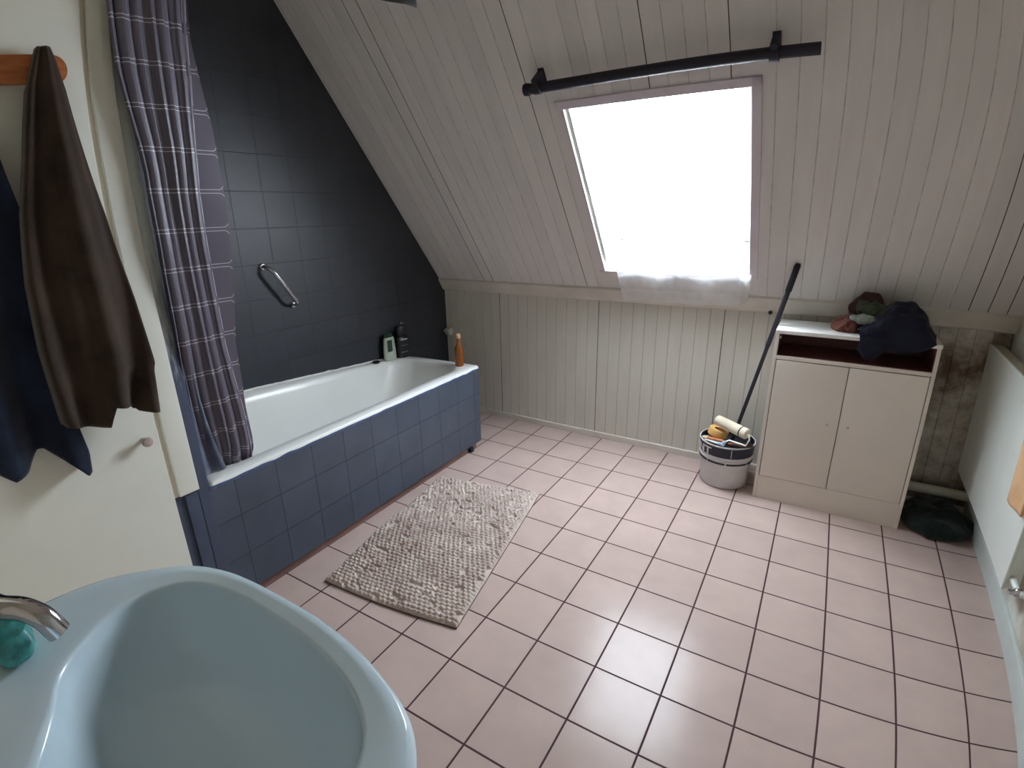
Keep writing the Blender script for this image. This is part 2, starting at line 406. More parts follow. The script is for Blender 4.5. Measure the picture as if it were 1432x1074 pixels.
# ------------------------------------------------------------------ curtain rod over the skylight
rod = thing('curtain_rod', 'black curtain rod on two brackets above the roof window', 'curtain rod', sl(1.6, 1.125, .06))
obj('rod', MB().tube([sl(1.105, 1.120, .06), sl(1.45, 1.123, .06), sl(1.8, 1.125, .06), sl(2.092, 1.125, .06)], .0185, 20), M_black, rod)
obj('finial', MB().lathe([(.010, -.014), (.020, -.010), (.0225, .006), (.021, .016), (.008, .022)], (0, 0, 0), 24, M=Matrix.Translation(sl(1.098, 1.120, .06)) @ Matrix.Rotation(-PI / 2, 4, 'Y')), M_black, rod)
for bx in (1.140, 1.962):
    b = MB(); sbox(b, bx - .013, bx + .013, 1.10, 1.165, 0, .006, 0, .002); sbox(b, bx - .011, bx + .011, 1.125, 1.160, .004, .078, 0, .003)
    b.tube([sl(bx - .014, 1.124, .06), sl(bx + .014, 1.124, .06)], .0255, 20)
    obj('bracket', b, M_black, rod)

# ------------------------------------------------------------------ dark cloth hanging from the ceiling, only its corner enters the picture
def hc(u, v):
    return (1.10 - .05 * u * 1.5, 1.30 - .15 * u * 1.5 + .01 * math.sin(v * 5) * u, 1.866 + (CZ - 1.866) * v + .0 * u)
tag(rebase(obj('hanging_cloth', MB().grid(lambda u, v: tuple(c + d for c, d in zip(hc(u, v), (.006 * math.sin(u * 12) * (1 - v) * min(1, u * 5), 0, 0))), 40, 40), cloth('dark_grey_cloth', rgb(62, 62, 64), rgb(78, 77, 79)), auto=0, solid=.003, fixn=False), (1.1, 1.3, 1.866)), 'dark grey cloth whose lower corner hangs in at the top edge', 'cloth')

# ------------------------------------------------------------------ bathtub
BY0, BY1 = .735, 2.262
def rimz(x, y):
    dz = .062 - .075 * max(0, y - 1.25)
    q = 1 - min(1, max(0, x / .56)); return .5 + dz * q * q
def rrect(x0, x1, y0, y1, r, n=24, pw=None):
    pts = []
    for (cx, cy, a0) in ((x1 - r, y1 - r, 0), (x0 + r, y1 - r, PI / 2), (x0 + r, y0 + r, PI), (x1 - r, y0 + r, 1.5 * PI)):
        for i in range(n): a = a0 + PI / 2 * i / (n - 1); pts.append((cx + r * math.cos(a), cy + r * math.sin(a)))
    # densify the long sides
    out = []
    for i, p in enumerate(pts):
        q = pts[(i + 1) % len(pts)]; out.append(p)
        if i % n == n - 1:
            for j in range(1, 12): out.append((p[0] + (q[0] - p[0]) * j / 12, p[1] + (q[1] - p[1]) * j / 12))
    return out
tub = thing('bathtub', 'built-in white bathtub with dark blue tiled side panel along the charcoal wall', 'bathtub', (.29, 1.5, 0))
def ring(x0, x1, y0, y1, r, dz, flat=None):
    return [Vector((x, y, (rimz(x, y) + dz) if flat is None else flat)) for x, y in rrect(x0, x1, y0, y1, r)]
sh = MB()
X0, X1 = .001, PX + .004
sh.loft([ring(X0, X1, BY0, BY1, .012, -.022), ring(X0, X1, BY0, BY1, .012, -.006), ring(X0 + .002, X1 - .004, BY0 + .004, BY1 - .004, .012, 0),
         ring(X0 + .035, X1 - .060, BY0 + .05, BY1 - .060, .10, 0.001), ring(X0 + .043, X1 - .070, BY0 + .06, BY1 - .070, .11, -.006),
         ring(X0 + .052, X1 - .080, BY0 + .075, BY1 - .085, .12, -.03), ring(X0 + .07, X1 - .10, BY0 + .11, BY1 - .15, .13, -.14),
         ring(X0 + .09, X1 - .12, BY0 + .15, BY1 - .24, .14, 0, .24), ring(X0 + .11, X1 - .14, BY0 + .20, BY1 - .31, .13, 0, .165),
         ring(X0 + .16, X1 - .19, BY0 + .27, BY1 - .38, .08, 0, .145)], cap1=True)
obj('basin', sh, M_enamel, tub, auto=60)
se = MB(); n_ = 60   # uneven grout bead along the wall
se.loft([[Vector((0, y, rimz(0, y) + .004)), Vector((.007 + .003 * noise.noise(Vector((y * 30, 0, 0))), y, rimz(0, y) + .001)), Vector((0, y, rimz(0, y) + .010 + .004 * noise.noise(Vector((y * 22, 3, 0)))))] for y in [BY0 + (BY1 - BY0) * i / n_ for i in range(n_ + 1)]], cap0=True, cap1=True)
obj('grout_bead', se, paint('grout_white', rgb(206, 206, 202), .8, .1, 30, .3), tub)
pn = MB().box((PX - .012, BY0 - .006, .038), (PX, BY1 - .003, .484)).box((.0, BY1 - .018, .038), (PX - .012, BY1 - .003, .484))
obj('side_panel', pn, M_panel, tub, smooth=False)
le = MB(); seg = 90   # rough painted lip under the rim
le.loft([[Vector((PX - .004, y, .478)), Vector((PX + .0045, y, .478 + .002 * noise.noise(Vector((y * 25, 1, 0))))), Vector((PX + .005, y, .4865 + .005 * noise.noise(Vector((y * 18, 5, 0))))), Vector((PX - .004, y, .489))] for y in [BY0 - .006 + (BY1 - .003 - BY0 + .006) * i / seg for i in range(seg + 1)]], cap0=True, cap1=True)
obj('panel_lip', le, paint('lip_blue', rgb(70, 88, 128), .4, .15, 20, .2), tub)
obj('plinth', MB().box((.02, BY0, 0), (PX - .018, BY1 - .03, .040)), M_terra, tub, smooth=False)
ft = obj('foot', MB().box((PX - .03, BY1 - .115, 0), (PX + .006, BY1 - .085, .028), bev=.004), M_black, tub)

# things on the bath rim
def bottle(name, label, prof, base, mat, seg=28, sx=1, sy=1, parts=()):
    t = thing(name, label, 'bottle', base)
    obj('bottle_body', MB().lathe(prof, base, seg, sx=sx, sy=sy), mat, t)
    for pn_, pr, pm in parts: obj(pn_, MB().lathe(pr, base, seg, sx=sx if pn_ != 'cap' else sx, sy=sy), pm, t)
    return t
zb = rimz(.03, 2.235)
P_blk = paint('black_plastic', rgb(20, 24, 30), .3, .1, 20, 0)
bb = bottle('shampoo_bottle', 'tall black shampoo bottle on the bath rim beside the white and green one', [(.046, 0), (.050, .004), (.051, .05), (.049, .100), (.042, .124), (.028, .134)], (.038, 2.232, rimz(.038, 2.232) + .001), P_blk, sx=.55,
            parts=[('cap', [(.033, .134), (.034, .138), (.034, .186), (.030, .192), (.004, .193)], P_blk)])
for z0_, z1_ in ((.036, .040), (.078, .080), (.111, .118)):
    o = obj('label', MB().add([(.038 + .0288 * math.cos(a), 2.232 + .0522 * math.sin(a), rimz(.038, 2.232) + z) for z in (z0_, z1_) for a in [(-.75 + 1.1 * i / 12) for i in range(13)]],
        [(i, i + 1, 14 + i, 13 + i) for i in range(12)]), paint('pale_print', rgb(150, 156, 160), .5, .1, 30, 0), bb, fixn=False); o['label'] = 'pale printed line'
wb = thing('shower_gel_bottle', 'white and green bottle on the bath rim left of the black bottle', 'bottle', (.036, 2.128, rimz(.036, 2.128) + .001))
bz = rimz(.036, 2.128) + .001
M_pale = paint('pale_green_plastic', rgb(176, 184, 172), .35, .04, 8, 0)
obj('bottle_body', MB().loft([[(.036 + rx * math.cos(a), 2.122 + ry * math.sin(a), bz + z) for a in [2 * PI * k / 28 for k in range(28)]] for rx, ry, z in ((.018, .042, 0), (.020, .047, .004), (.020, .047, .05), (.018, .041, .125), (.015, .034, .138), (.004, .01, .1382))], cap0=True, cap1=True), M_pale, wb)
o = obj('label', MB().box((.0530, 2.092, bz + .055), (.0565, 2.128, bz + .125), bev=.003), paint('dark_green_label', rgb(44, 62, 44), .4, .1, 20, 0), wb); o['label'] = 'dark green label'
obj('cap', MB().loft([[(.036 + rx * math.cos(a), 2.122 + ry * math.sin(a), bz + z) for a in [2 * PI * k / 24 for k in range(24)]] for rx, ry, z in ((.012, .026, .138), (.013, .028, .141), (.013, .028, .158), (.009, .02, .162))], cap0=True, cap1=True), paint('green_cap', rgb(24, 66, 44), .4, .1, 20, 0), wb)
z_ = rimz(.03, 2.012)
tag(rebase(obj('bath_plug', MB().lathe([(.019, 0), (.021, .003), (.020, .010), (.012, .014), (.003, .015)], (.032, 2.012, z_ + .001), 24), P_blk), (.032, 2.012, z_)), 'small black bath plug lying on the rim left of the bottles', 'plug')
ch = MB(); zz = rimz(.03, 2.055) + .005
ch.tube([(.030 + .013 * math.cos(a) + .004 * math.sin(3 * a), 2.064 + .024 * math.sin(a), zz + .002 * math.sin(5 * a)) for a in [2 * PI * i / 40 for i in range(40)]], .0032, 8)
tag(rebase(obj('plug_chain', ch, paint('pale_chain', rgb(168, 164, 158), .4, .1, 30, .2)), (.03, 2.064, zz)), 'pale loop of chain on the rim between plug and bottles', 'chain')
ob = thing('oil_bottle', 'slim amber glass bottle with cork on the bath corner', 'bottle', (.487, 2.205, .501))
M_amber = NT('amber_glass'); M_amber.col(rgb(150, 84, 26)); M_amber.set(roughness=.15); M_amber.b.inputs['Transmission Weight'].default_value = .35; M_amber.bump(M_amber.noise(10, 2), .02, .001); M_amber = M_amber.m
obj('bottle_body', MB().lathe([(.022, 0), (.0245, .003), (.0245, .095), (.022, .108), (.0115, .124), (.010, .150), (.0115, .153), (.0115, .158)], (.487, 2.205, .501), 32), M_amber, ob)
obj('cork', MB().lathe([(.009, .150), (.0105, .160), (.0135, .161), (.0135, .180), (.010, .184)], (.487, 2.205, .501), 24), paint('cork', rgb(196, 156, 124), .7, .15, 60, .2), ob)
vk = MB()
vk.lathe([(.010, 0), (.010, .02), (.024, .022), (.027, .03), (.025, .058), (.016, .062)], (0, 0, 0), 24, M=Matrix.Translation((0, 2.688, .560)) @ Matrix.Rotation(PI / 2, 4, 'Y'))
vk.tube([(.03, 2.70, .560), (.03, 2.712, .575)], .009, 12)
tag(rebase(obj('pipe_valve', vk, paint('pale_valve', rgb(186, 182, 170), .4, .1, 20, .1)), (0, 2.688, .56)), 'small pale valve knob in the corner behind the amber bottle', 'valve')

# grab handle on the charcoal wall
gh = thing('grab_handle', 'chrome grab handle fixed diagonally on the charcoal wall over the bath', 'handle', (0, 1.49, 1.01))
a0, a1 = Vector((0, 1.425, 1.105)), Vector((0, 1.553, .912)); dd = (a1 - a0).normalized(); out = Vector((1, 0, 0))
pts = []
for t_ in [i / 8 for i in range(9)]:
    a = t_ * PI / 2; pts.append(a0 + dd * (-.0) + out * (.058 * math.sin(a)) + dd * (.045 * (1 - math.cos(a))))
q = []
for t_ in [i / 8 for i in range(9)]:
    a = t_ * PI / 2; q.append(a1 + out * (.058 * math.sin(a)) - dd * (.045 * (1 - math.cos(a))))
obj('grip', MB().tube(pts + q[::-1], .0085, 20), M_chrome, gh)
for p in (a0, a1):
    obj('mount', MB().lathe([(.016, 0), (.016, .006), (.012, .010)], (0, 0, 0), 24, M=Matrix.Translation(p) @ Matrix.Rotation(PI / 2, 4, 'Y')), M_chrome, gh)

# ------------------------------------------------------------------ shower curtain
def curtain_mat():
    t = NT('mauve_grey_curtain'); o = t.xyz(t.coord('UV'))
    cw, chh = .102, .107
    u = t.math('MULTIPLY', t.math('ABSOLUTE', t.math('SUBTRACT', t.math('FRACT', t.math('DIVIDE', o[0], cw)), .5)), cw)
    v = t.math('MULTIPLY', t.math('ABSOLUTE', t.math('SUBTRACT', t.math('FRACT', t.math('DIVIDE', o[1], chh)), .5)), chh)
    r = .018; qx = t.math('SUBTRACT', u, cw / 2 - .005 - r); qy = t.math('SUBTRACT', v, chh / 2 - .005 - r)
    ox_ = t.math('MAXIMUM', qx, 0.0); oy_ = t.math('MAXIMUM', qy, 0.0)
    ln = t.math('SQRT', t.math('ADD', t.math('MULTIPLY', ox_, ox_), t.math('MULTIPLY', oy_, oy_)))
    d = t.math('SUBTRACT', t.math('ADD', ln, t.math('MINIMUM', t.math('MAXIMUM', qx, qy), 0.0)), r)
    line = t.math('LESS_THAN', t.math('ABSOLUTE', d), .0012)
    c = t.mix(line, rgb(90, 85, 97), rgb(178, 170, 178)); t.col(c); t.set(roughness=.42)
    t.b.inputs['Specular IOR Level'].default_value = .4
    t.bump(t.noise(300, 2), .15, .001); return t.m
CU = thing('shower_curtain', 'bunched mauve grey shower curtain with rounded square outlines at the near bath end', 'curtain', (.55, .83, .47))
ZT, ZBm = 2.30, .474
def itab(tab, q):
    tab = sorted(tab)
    if q <= tab[0][0]: return tab[0][1]
    for (a, va), (b, vb) in zip(tab, tab[1:]):
        if q <= b: return va + (vb - va) * (q - a) / (b - a)
    return tab[-1][1]
TXZ = [(.45, .47), (.5, .493), (.7, .53), (1.0, .575), (1.25, .60), (1.5, .61), (2.0, .62)]
TL = [(2.3, .668), (1.859, .675), (1.684, .691), (1.511, .720), (1.44, .726), (1.15, .725), (.885, .731), (.745, .735), (.593, .753), (.47, .757)]
TM = [(2.3, .900), (1.9, .900), (1.68, .893), (1.556, .881), (1.389, .868), (1.251, .867), (1.138, .873), (.931, .885), (.802, .902), (.697, .917), (.519, .935)]
TR = [(2.3, .910), (1.9, .908), (1.8, .909), (1.68, .925), (1.561, .941), (1.39, .945), (1.246, .941), (1.131, .937), (.924, .922), (.794, .930), (.691, .932), (.512, .952)]
NF = 6
def cfn(u, v):
    z = ZBm + (ZT - ZBm) * v
    xb, yl, ym, yr = (itab(t_, z) for t_ in (TXZ, TL, TM, TR))
    low = max(0, 1 - (z - .47) / .5)
    if u <= .84:
        w = u / .84; wn = w + .020 * math.sin(2 * PI * w * 2 + .6) * math.sin(PI * w)
        ph = 2 * PI * NF * wn + .35 * math.sin(z * 2.2 + w * 3)
        k = math.floor(ph / (2 * PI)); am = .017 + .006 * math.sin(k * 2.3 + 1) + .010 * low
        x = xb + am * (1 - 2 * abs(math.cos(ph / 2)) ** .8) * -1 * min(1, (1 - w) * 14 + .3)
        y = yl + (ym - yl) * w + .010 * math.sin(ph) * min(1, w * 10, (1 - w) * 10)
    else:
        q = (u - .84) / .16
        x = xb - .006 + .004 * q; y = ym + (yr - ym) * q
    x += .004 * math.sin(z * 7 + u * 5) - .012 * max(0, 1 - (z - .47) / .09)
    z += .018 * max(0, 1 - (z - .47) / .25) * math.sin(u * 21)
    return (x, y, z)
nu, nv = 420, 130
mb = MB().grid(cfn, nu, nv)
L = [0]
for i in range(nu):
    a = cfn(i / nu, .5); b = cfn((i + 1) / nu, .5); L.append(L[-1] + math.dist(a, b))
uvs = [(L[i] + .051 - (L[nu] % .102) + .044, ZBm + (ZT - ZBm) * j / nv) for j in range(nv + 1) for i in range(nu + 1)]
obj('curtain_cloth', mb, curtain_mat(), CU, uvfn=lambda i: uvs[i], auto=0, fixn=False)
lm = MB().grid(lambda u, v: (.575 - .050 * (1 - v) ** 2 + .008 * math.sin(u * 9 + v), .733 + .030 * u + .060 * (1 - v) ** 3 * u, .506 + .60 * v), 24, 30)
o = obj('liner_corner', lm, cloth('grey_liner', rgb(66, 72, 92), rgb(110, 116, 132), 60, .2, .5), CU, auto=0, fixn=False, solid=.001); o['label'] = 'smooth blue grey liner'
CR = thing('curtain_rail', 'shower curtain rail fixed to the ceiling above the bath', 'rail', (.62, 1.1, 2.32))
obj('rail', MB().tube([(.62, .60, 2.32), (.62, 1.50, 2.32)], .011, 16), M_chrome, CR)
for y in (.62, 1.48): obj('rail_support', MB().tube([(.62, y, 2.32), (.62, y, CZ)], .007, 12), M_chrome, CR)
for i in range(8):
    y = .69 + i * .029
    obj('curtain_ring', MB().tube([(.62 + .022 * math.cos(a), y, 2.312 + .024 * math.sin(a)) for a in [2 * PI * k / 20 for k in range(21)]], .0022, 8, cap=False), M_chrome, CU)

# ------------------------------------------------------------------ towel rail and towels on the door
TX = PX + .022
wr = thing('towel_rail', 'orange wooden rail with rounded end on the cream door', 'towel rail', (TX, .30, 1.68))
rl = MB()
pr = [(.0, z) for z in (0,)]
n = 24; prof = []
y1 = .570
outl = [(-.02, 1.713), (y1 - .034, 1.713)] + [(y1 - .034 + .034 * math.sin(a), 1.679 + .034 * math.cos(a)) for a in [PI * i / 16 for i in range(17)]] + [(y1 - .034, 1.645), (-.02, 1.645)]
rl.loft([[Vector((x, y, z)) for y, z in outl] for x in (TX, TX + .004, TX + .020, TX + .022)], cap0=True, cap1=True)
obj('board', rl, M_wood, wr, auto=40)
def towel(name, label, mat, hang, Lft, Rgt, bottom, folds, amp, depth, seed, ztop, xo=0.0):
    """Lft/Rgt: [(z, y)] silhouettes; bottom: [(t, z)] hem heights"""
    def itp(tab, q, rev=False):
        tab = sorted(tab)
        if q <= tab[0][0]: return tab[0][1]
        for (a, va), (b, vb) in zip(tab, tab[1:]):
            if q <= b: return va + (vb - va) * (q - a) / (b - a)
        return tab[-1][1]
    rnd = random.Random(seed); ph = [rnd.uniform(0, 6) for _ in range(5)]
    def fn(u, v, back):
        zb = itp(bottom, u); z = ztop + (zb - ztop) * v
        yl, yr = itp(Lft, z), itp(Rgt, z); y = yl + (yr - yl) * u
        g = min(1, v * 1.4 + .12); zr = min(1, max(0, (1.66 - z) / .06))
        x = TX + .044 + xo * g + depth * (.35 + .65 * g) * math.sin(PI * min(1, max(0, u))) ** .5
        w1 = math.sin(u * folds * 2 * PI + ph[0] + 1.2 * v + .8 * math.sin(v * 3 + u * 4))
        x += amp * g * (w1 - .25 * w1 * w1 + .25 * math.sin(u * folds * 4.3 * PI + ph[1]))
        x += .007 * math.sin(v * 7 + u * 5 + ph[2]) * g + .012 * max(0, v - .85) / .15 * math.sin(u * 15 + ph[4])
        if back: x = TX + (.026 if z > 1.635 else .008) + xo * g * 1.0 + .006 * g * math.sin(u * 9 + ph[3]) * math.sin(PI * u)
        return (max(x, TX + (.0265 if z > 1.635 else .008 + xo * g * .8)), y, z)
    nu, nv = 110, 90; mb = MB()
    # closed folded body: front sheet then back sheet
    rings = []
    for j in range(nv + 1):
        v = j / nv; rings.append([Vector(fn(i / nu, v, False)) for i in range(nu + 1)] + [Vector(fn(i / nu, v, True)) for i in range(nu, -1, -1)])
    mb.loft(rings, cap0=True, cap1=False)
    o = obj(name, mb, mat, auto=0, solid=.003)
    rebase(o, hang); return tag(o, *label)
towel('towel', ('dark brown towel hanging from the peg nearest the rail end', 'towel'), M_tow_brown, (TX + .03, .51, 1.70),
      [(1.722, .489), (1.639, .465), (1.47, .436), (1.346, .408), (1.192, .385), (1.036, .378), (.855, .382), (.80, .384)],
      [(1.722, .522), (1.69, .533), (1.624, .548), (1.333, .587), (1.122, .602), (.96, .607), (.942, .600), (.829, .587)],
      [(0, .857), (.2, .838), (.35, .828), (.42, .826), (.45, .85), (.49, .877), (.64, .866), (.75, .856), (.80, .842), (1, .829)], 1.7, .018, .026, 4, 1.722, .060)
towel('towel', ('dark navy towel hanging left of the brown towel', 'towel'), M_tow_navy, (TX + .03, .32, 1.70),
      [(1.72, .29), (1.5, .20), (1.2, .12), (.75, .08)],
      [(1.72, .34), (1.6, .358), (1.469, .387), (1.347, .415), (1.184, .418), (1.017, .405), (.85, .420), (.76, .426), (.703, .418)],
      [(0, .80), (.40, .79), (.50, .757), (.60, .765), (.72, .798), (.76, .797), (.86, .75), (.97, .703), (1, .710)], 1.6, .016, .018, 9, 1.72)

# ------------------------------------------------------------------ bath mat
c00, c10, c11, c01 = (.725, .984), (1.309, 1.047), (1.146, 1.933), (.606, 1.827)
def matxy(u, v):
    e = .008 * math.sin(v * 9 + 1) * (1 - u)
    x = (c00[0] * (1 - u) + c10[0] * u) * (1 - v) + (c01[0] * (1 - u) + c11[0] * u) * v
    y = (c00[1] * (1 - u) + c10[1] * u) * (1 - v) + (c01[1] * (1 - u) + c11[1] * u) * v
    return x + e, y - .012 * math.sin(PI * u) * (1 - v)
nu, nv = 260, 440; rows = 54
def matfn(u, v):
    x, y = matxy(u, v)
    edge = min(1, min(u, 1 - u) * 40, min(v, 1 - v) * 55)
    r = v * rows; k = math.floor(r); fr = r - k
    wv = noise.noise(Vector((u * 5, v * 7, 0))) ; fluff = min(1, max(0, (v - .42) * 3)) * .8
    rib = math.sqrt(max(0, 1 - (2 * fr - 1) ** 2))
    tuft = .5 + .5 * math.sin(u * 170 + k * 2.4 + 2 * noise.noise(Vector((u * 30, k * 3.1, 1))))
    h = .015 * rib * (.6 + .4 * tuft) * (1 - .35 * fluff)
    h += fluff * .014 * abs(noise.noise(Vector((x * 75, y * 75, 2)))) + .004 * wv
    pit = noise.noise(Vector((x * 26, y * 34, 7)))
    if pit > .30: h -= .014 * min(1, (pit - .30) * 9)
    return (x, y, .003 + edge ** .5 * (.008 + max(h, 0)))
mm = MB().grid(matfn, nu, nv)
bathmat = thing('bath_mat', 'taupe ribbed chenille bath mat on the pink floor tiles', 'bath mat', (.95, 1.45, 0))
obj('pile', mm, M_mat, bathmat, auto=0, fixn=False)
bk = []
for i in range(41): bk.append(matxy(i / 40, 0))
for i in range(41): bk.append(matxy(1, i / 40))
for i in range(41): bk.append(matxy(1 - i / 40, 1))
for i in range(41): bk.append(matxy(0, 1 - i / 40))
o = obj('backing', MB().loft([[Vector((x, y, z)) for x, y in bk] for z in (.0008, .0055)], cap0=True, cap1=True), cloth('mat_backing', rgb(78, 60, 56), rgb(96, 78, 70)), bathmat, auto=0)

# ------------------------------------------------------------------ cabinet
CX0, CX1, CY0, CY1, CH = 2.038, 2.622, 2.431, 2.690, .815
M_cab = paint('cabinet_laminate', rgb(224, 216, 206), .45, .03, 4, .03)
M_cabtop = paint('cabinet_top_white', rgb(226, 226, 222), .35, .02, 4, 0)
M_niche = wood('niche_dark_wood', rgb(104, 62, 60), rgb(128, 84, 80), 0)
cab = thing('cabinet', 'white laminate cabinet with two doors and an open shelf against the board wall', 'cabinet', (2.33, 2.56, 0))
cb = MB(); T_ = .014
cb.box((CX0, CY0, 0), (CX0 + T_, CY1, CH - .016), bev=.0012).box((CX1 - T_, CY0, 0), (CX1, CY1, CH - .016), bev=.0012)
cb.box((CX0 + T_, CY0, .686), (CX1 - T_, CY1, .702), bev=.0012)
cb.box((CX0 + T_, CY0 + .004, .02), (CX1 - T_, CY1, .03))
obj('carcass', cb, M_cab, cab)
obj('top_panel', MB().box((CX0 - .002, CY0 - .003, CH - .016), (CX1 + .002, CY1, CH), bev=.002), M_cabtop, cab)
obj('niche_lining', MB().box((CX0 + T_, CY1 - .008, .03), (CX1 - T_, CY1 - .002, CH - .016)).box((CX0 + T_, CY0 + .006, .7022), (CX1 - T_, CY1 - .008, .704)).box((CX0 + T_, CY0 + .006, .704), (CX0 + T_ + .0015, CY1 - .008, CH - .017)).box((CX1 - T_ - .0015, CY0 + .006, .704), (CX1 - T_, CY1 - .008, CH - .017)).box((CX0 + T_, CY0 + .006, CH - .018), (CX1 - T_, CY1 - .008, CH - .0163)), M_niche, cab, smooth=False)
obj('plinth', MB().box((CX0 + T_, CY0 + .003, 0), (CX1 - T_, CY0 + .016, .117), bev=.001), M_cab, cab)
for i, (xa, xb) in enumerate(((CX0 + T_ + .003, 2.3265), (2.3295, CX1 - T_ - .003))):
    d = obj('door', MB().box((xa, CY0 - .002, .1205), (xb, CY0 + .014, .6825), bev=.0015), M_cab, cab)
    kx = 2.285 if i == 0 else 2.363
    kk = obj('knob', MB().lathe([(.003, 0), (.003, .008), (.0055, .010), (.005, .014), (.002, .015)], (0, 0, 0), 16, M=Matrix.Translation((kx, CY0 - .002, .425)) @ Matrix.Rotation(PI / 2, 4, 'X')), paint('clear_knob', rgb(190, 196, 190), .2, .05, 5, 0), d)
obj('hinge_plug', MB().box((CX0 + T_ + .0016, CY0 + .012, .775), (CX0 + T_ + .008, CY0 + .022, .785), bev=.002), M_cabtop, cab)

# ------------------------------------------------------------------ heap of clothes on the cabinet
def crumple(p, f, a, seed):
    q = Vector(p) * f + Vector((seed * 3.1, seed * 1.7, seed)); n1 = noise.noise(q); n2 = noise.noise(q * 2.1 + Vector((5, 1, 2)))
    return a * (1 - 2 * abs(n1)) + a * .45 * (1 - 2 * abs(n2))
def wad(name, label, cat, mat, c, rad, seed, f=14, a=.014, zmin=CH, tilt=0):
    bm = bmesh.new(); bmesh.ops.create_icosphere(bm, subdivisions=5, radius=1); mb = MB()
    R_ = Matrix.Rotation(tilt, 3, 'Y')
    for v in bm.verts:
        n = v.co.normalized(); w = crumple((n.x * rad[0] + c[0], n.y * rad[1] + c[1], n.z * rad[2] + c[2]), f, a, seed)
        p = R_ @ Vector((n.x * rad[0], n.y * rad[1], n.z * rad[2])) + n * w; q = Vector(c) + p
        q.z = max(q.z, zmin + .0015 + .0005 * n.x); v.co = q
    bm.verts.index_update(); mb.add([v.co[:] for v in bm.verts], [[v.index for v in f_.verts] for f_ in bm.faces]); bm.free()
    o = obj(name, mb, mat, auto=0); rebase(o, (c[0], c[1], zmin)); return tag(o, label, cat)
M_navyc = cloth('navy_cotton', rgb(19, 21, 33), rgb(35, 38, 56), 160, .3)
# navy garment: a sheet heaped on the top and hanging over the front edge
def navy(u, v):
    x = 2.338 + .262 * u
    sp = v * 1.0
    hump = .115 * math.sin(PI * min(1, max(0, (u - .02) / .96))) ** .7
    hump *= .42 + .58 * min(1, max(0, (u - .12) / .30))
    if u > .55: hump *= 1 + .10 * math.sin((u - .55) / .45 * PI)
    fr = .045 + .045 * math.exp(-((u - .22) / .16) ** 2) + .01 * math.sin(u * 13)
    if u > .86: fr *= max(.0, (1 - u) / .14)
    if v < .3:                                    # hanging over the edge
        t = v / .3; z = CH - fr * (1 - t) + .004 * t; y = CY0 - .007 - .010 * math.sin(t * PI)
    else:
        t = (v - .3) / .7; y = CY0 - .007 + .215 * t
        z = CH + .004 + hump * math.sin(PI * min(1, t ** .75)) ** .8
    z += crumple((x, y, z * .6), 15, .020, 2) * (1 if v > .33 else .25)
    x += .006 * math.sin(v * 9) * (1 - u)
    if v <= .33: y = min(y + crumple((x, z, 0), 20, .003, 5), CY0 - .006)
    elif z < CH + .004: z = CH + .004
    return (x, y, z)
o = obj('jacket', MB().grid(navy, 120, 120), M_navyc, auto=0, solid=.003, fixn=False)
tag(rebase(o, (2.46, 2.54, CH)), 'dark navy garment heaped on the cabinet and hanging over its front edge', 'clothes')
wad('shirt', 'rust brown cloth on the cabinet top, left end of the heap', 'clothes', cloth('rust_cotton', rgb(86, 50, 46), rgb(120, 74, 62), 160, .3), (2.296, 2.545, CH + .022), (.044, .050, .034), 3, 20, .013)
wad('sweater', 'dark brown bundle at the top of the heap', 'clothes', cloth('umber_wool', rgb(58, 38, 34), rgb(88, 60, 52), 160, .4), (2.362, 2.630, CH + .085), (.058, .042, .058), 6, 18, .014, zmin=CH + .001)
wad('scarf', 'olive green cloth in the middle of the heap', 'clothes', cloth('olive_cotton', rgb(52, 58, 42), rgb(86, 94, 70), 160, .3), (2.378, 2.560, CH + .088), (.056, .036, .030), 8, 24, .012, zmin=CH + .05, tilt=.25)
wad('t_shirt', 'pale grey green cloth peeping out under the olive cloth', 'clothes', cloth('pale_cotton', rgb(118, 128, 122), rgb(142, 150, 142), 160, .3), (2.352, 2.500, CH + .060), (.050, .030, .014), 11, 26, .006, zmin=CH + .03, tilt=.15)

# ------------------------------------------------------------------ paint bucket and what it holds
BC = (1.885, 2.535)
bk_ = thing('paint_bucket', 'white plastic paint bucket with dark blue band on the floor beside the cabinet', 'bucket', (*BC, 0))
M_buck = paint('bucket_white', rgb(206, 204, 204), .4, .05, 8, .1)
obj('bucket_wall', MB().loft([[(BC[0] + r * math.cos(2 * PI * k / 64), BC[1] + r * math.sin(2 * PI * k / 64), z) for k in range(64)] for r, z in
    ((.02, .001), (.106, .001), (.110, .006), (.122, .150), (.126, .152), (.126, .156), (.1225, .157), (.128, .225), (.1293, .226), (.1293, .231), (.125, .231), (.118, .150), (.106, .02), (.02, .018))], cap0=True, cap1=True), M_buck, bk_, auto=30)
M_nv = paint('label_navy', rgb(24, 27, 48), .4, .15, 20, 0)
rr = lambda z, e=0: .1225 + (.128 - .1225) * (z - .157) / .068 + e
obj('label', MB().loft([[(BC[0] + r * math.cos(2 * PI * k / 64), BC[1] + r * math.sin(2 * PI * k / 64), z) for k in range(64)] for r, z in ((rr(.172), .172), (rr(.172, .0012), .172), (rr(.224, .0012), .224), (rr(.224), .224))]), M_nv, bk_, auto=30)
dr = MB()
rnd = random.Random(3); k = 0
while k < 100:
    ln = rnd.randint(5, 14); gap = 1
    a = [2 * PI * (k + q_) / 100 for q_ in range(ln + 1 - gap)]
    dr.loft([[Vector((BC[0] + r * math.cos(t), BC[1] + r * math.sin(t), z)) for r, z in ((.1205, .135), (.1245, .135), (.1245, .143), (.1205, .143))] for t in a], cap0=True, cap1=True); k += ln
obj('dark_ring', dr, M_nv, bk_, smooth=False)
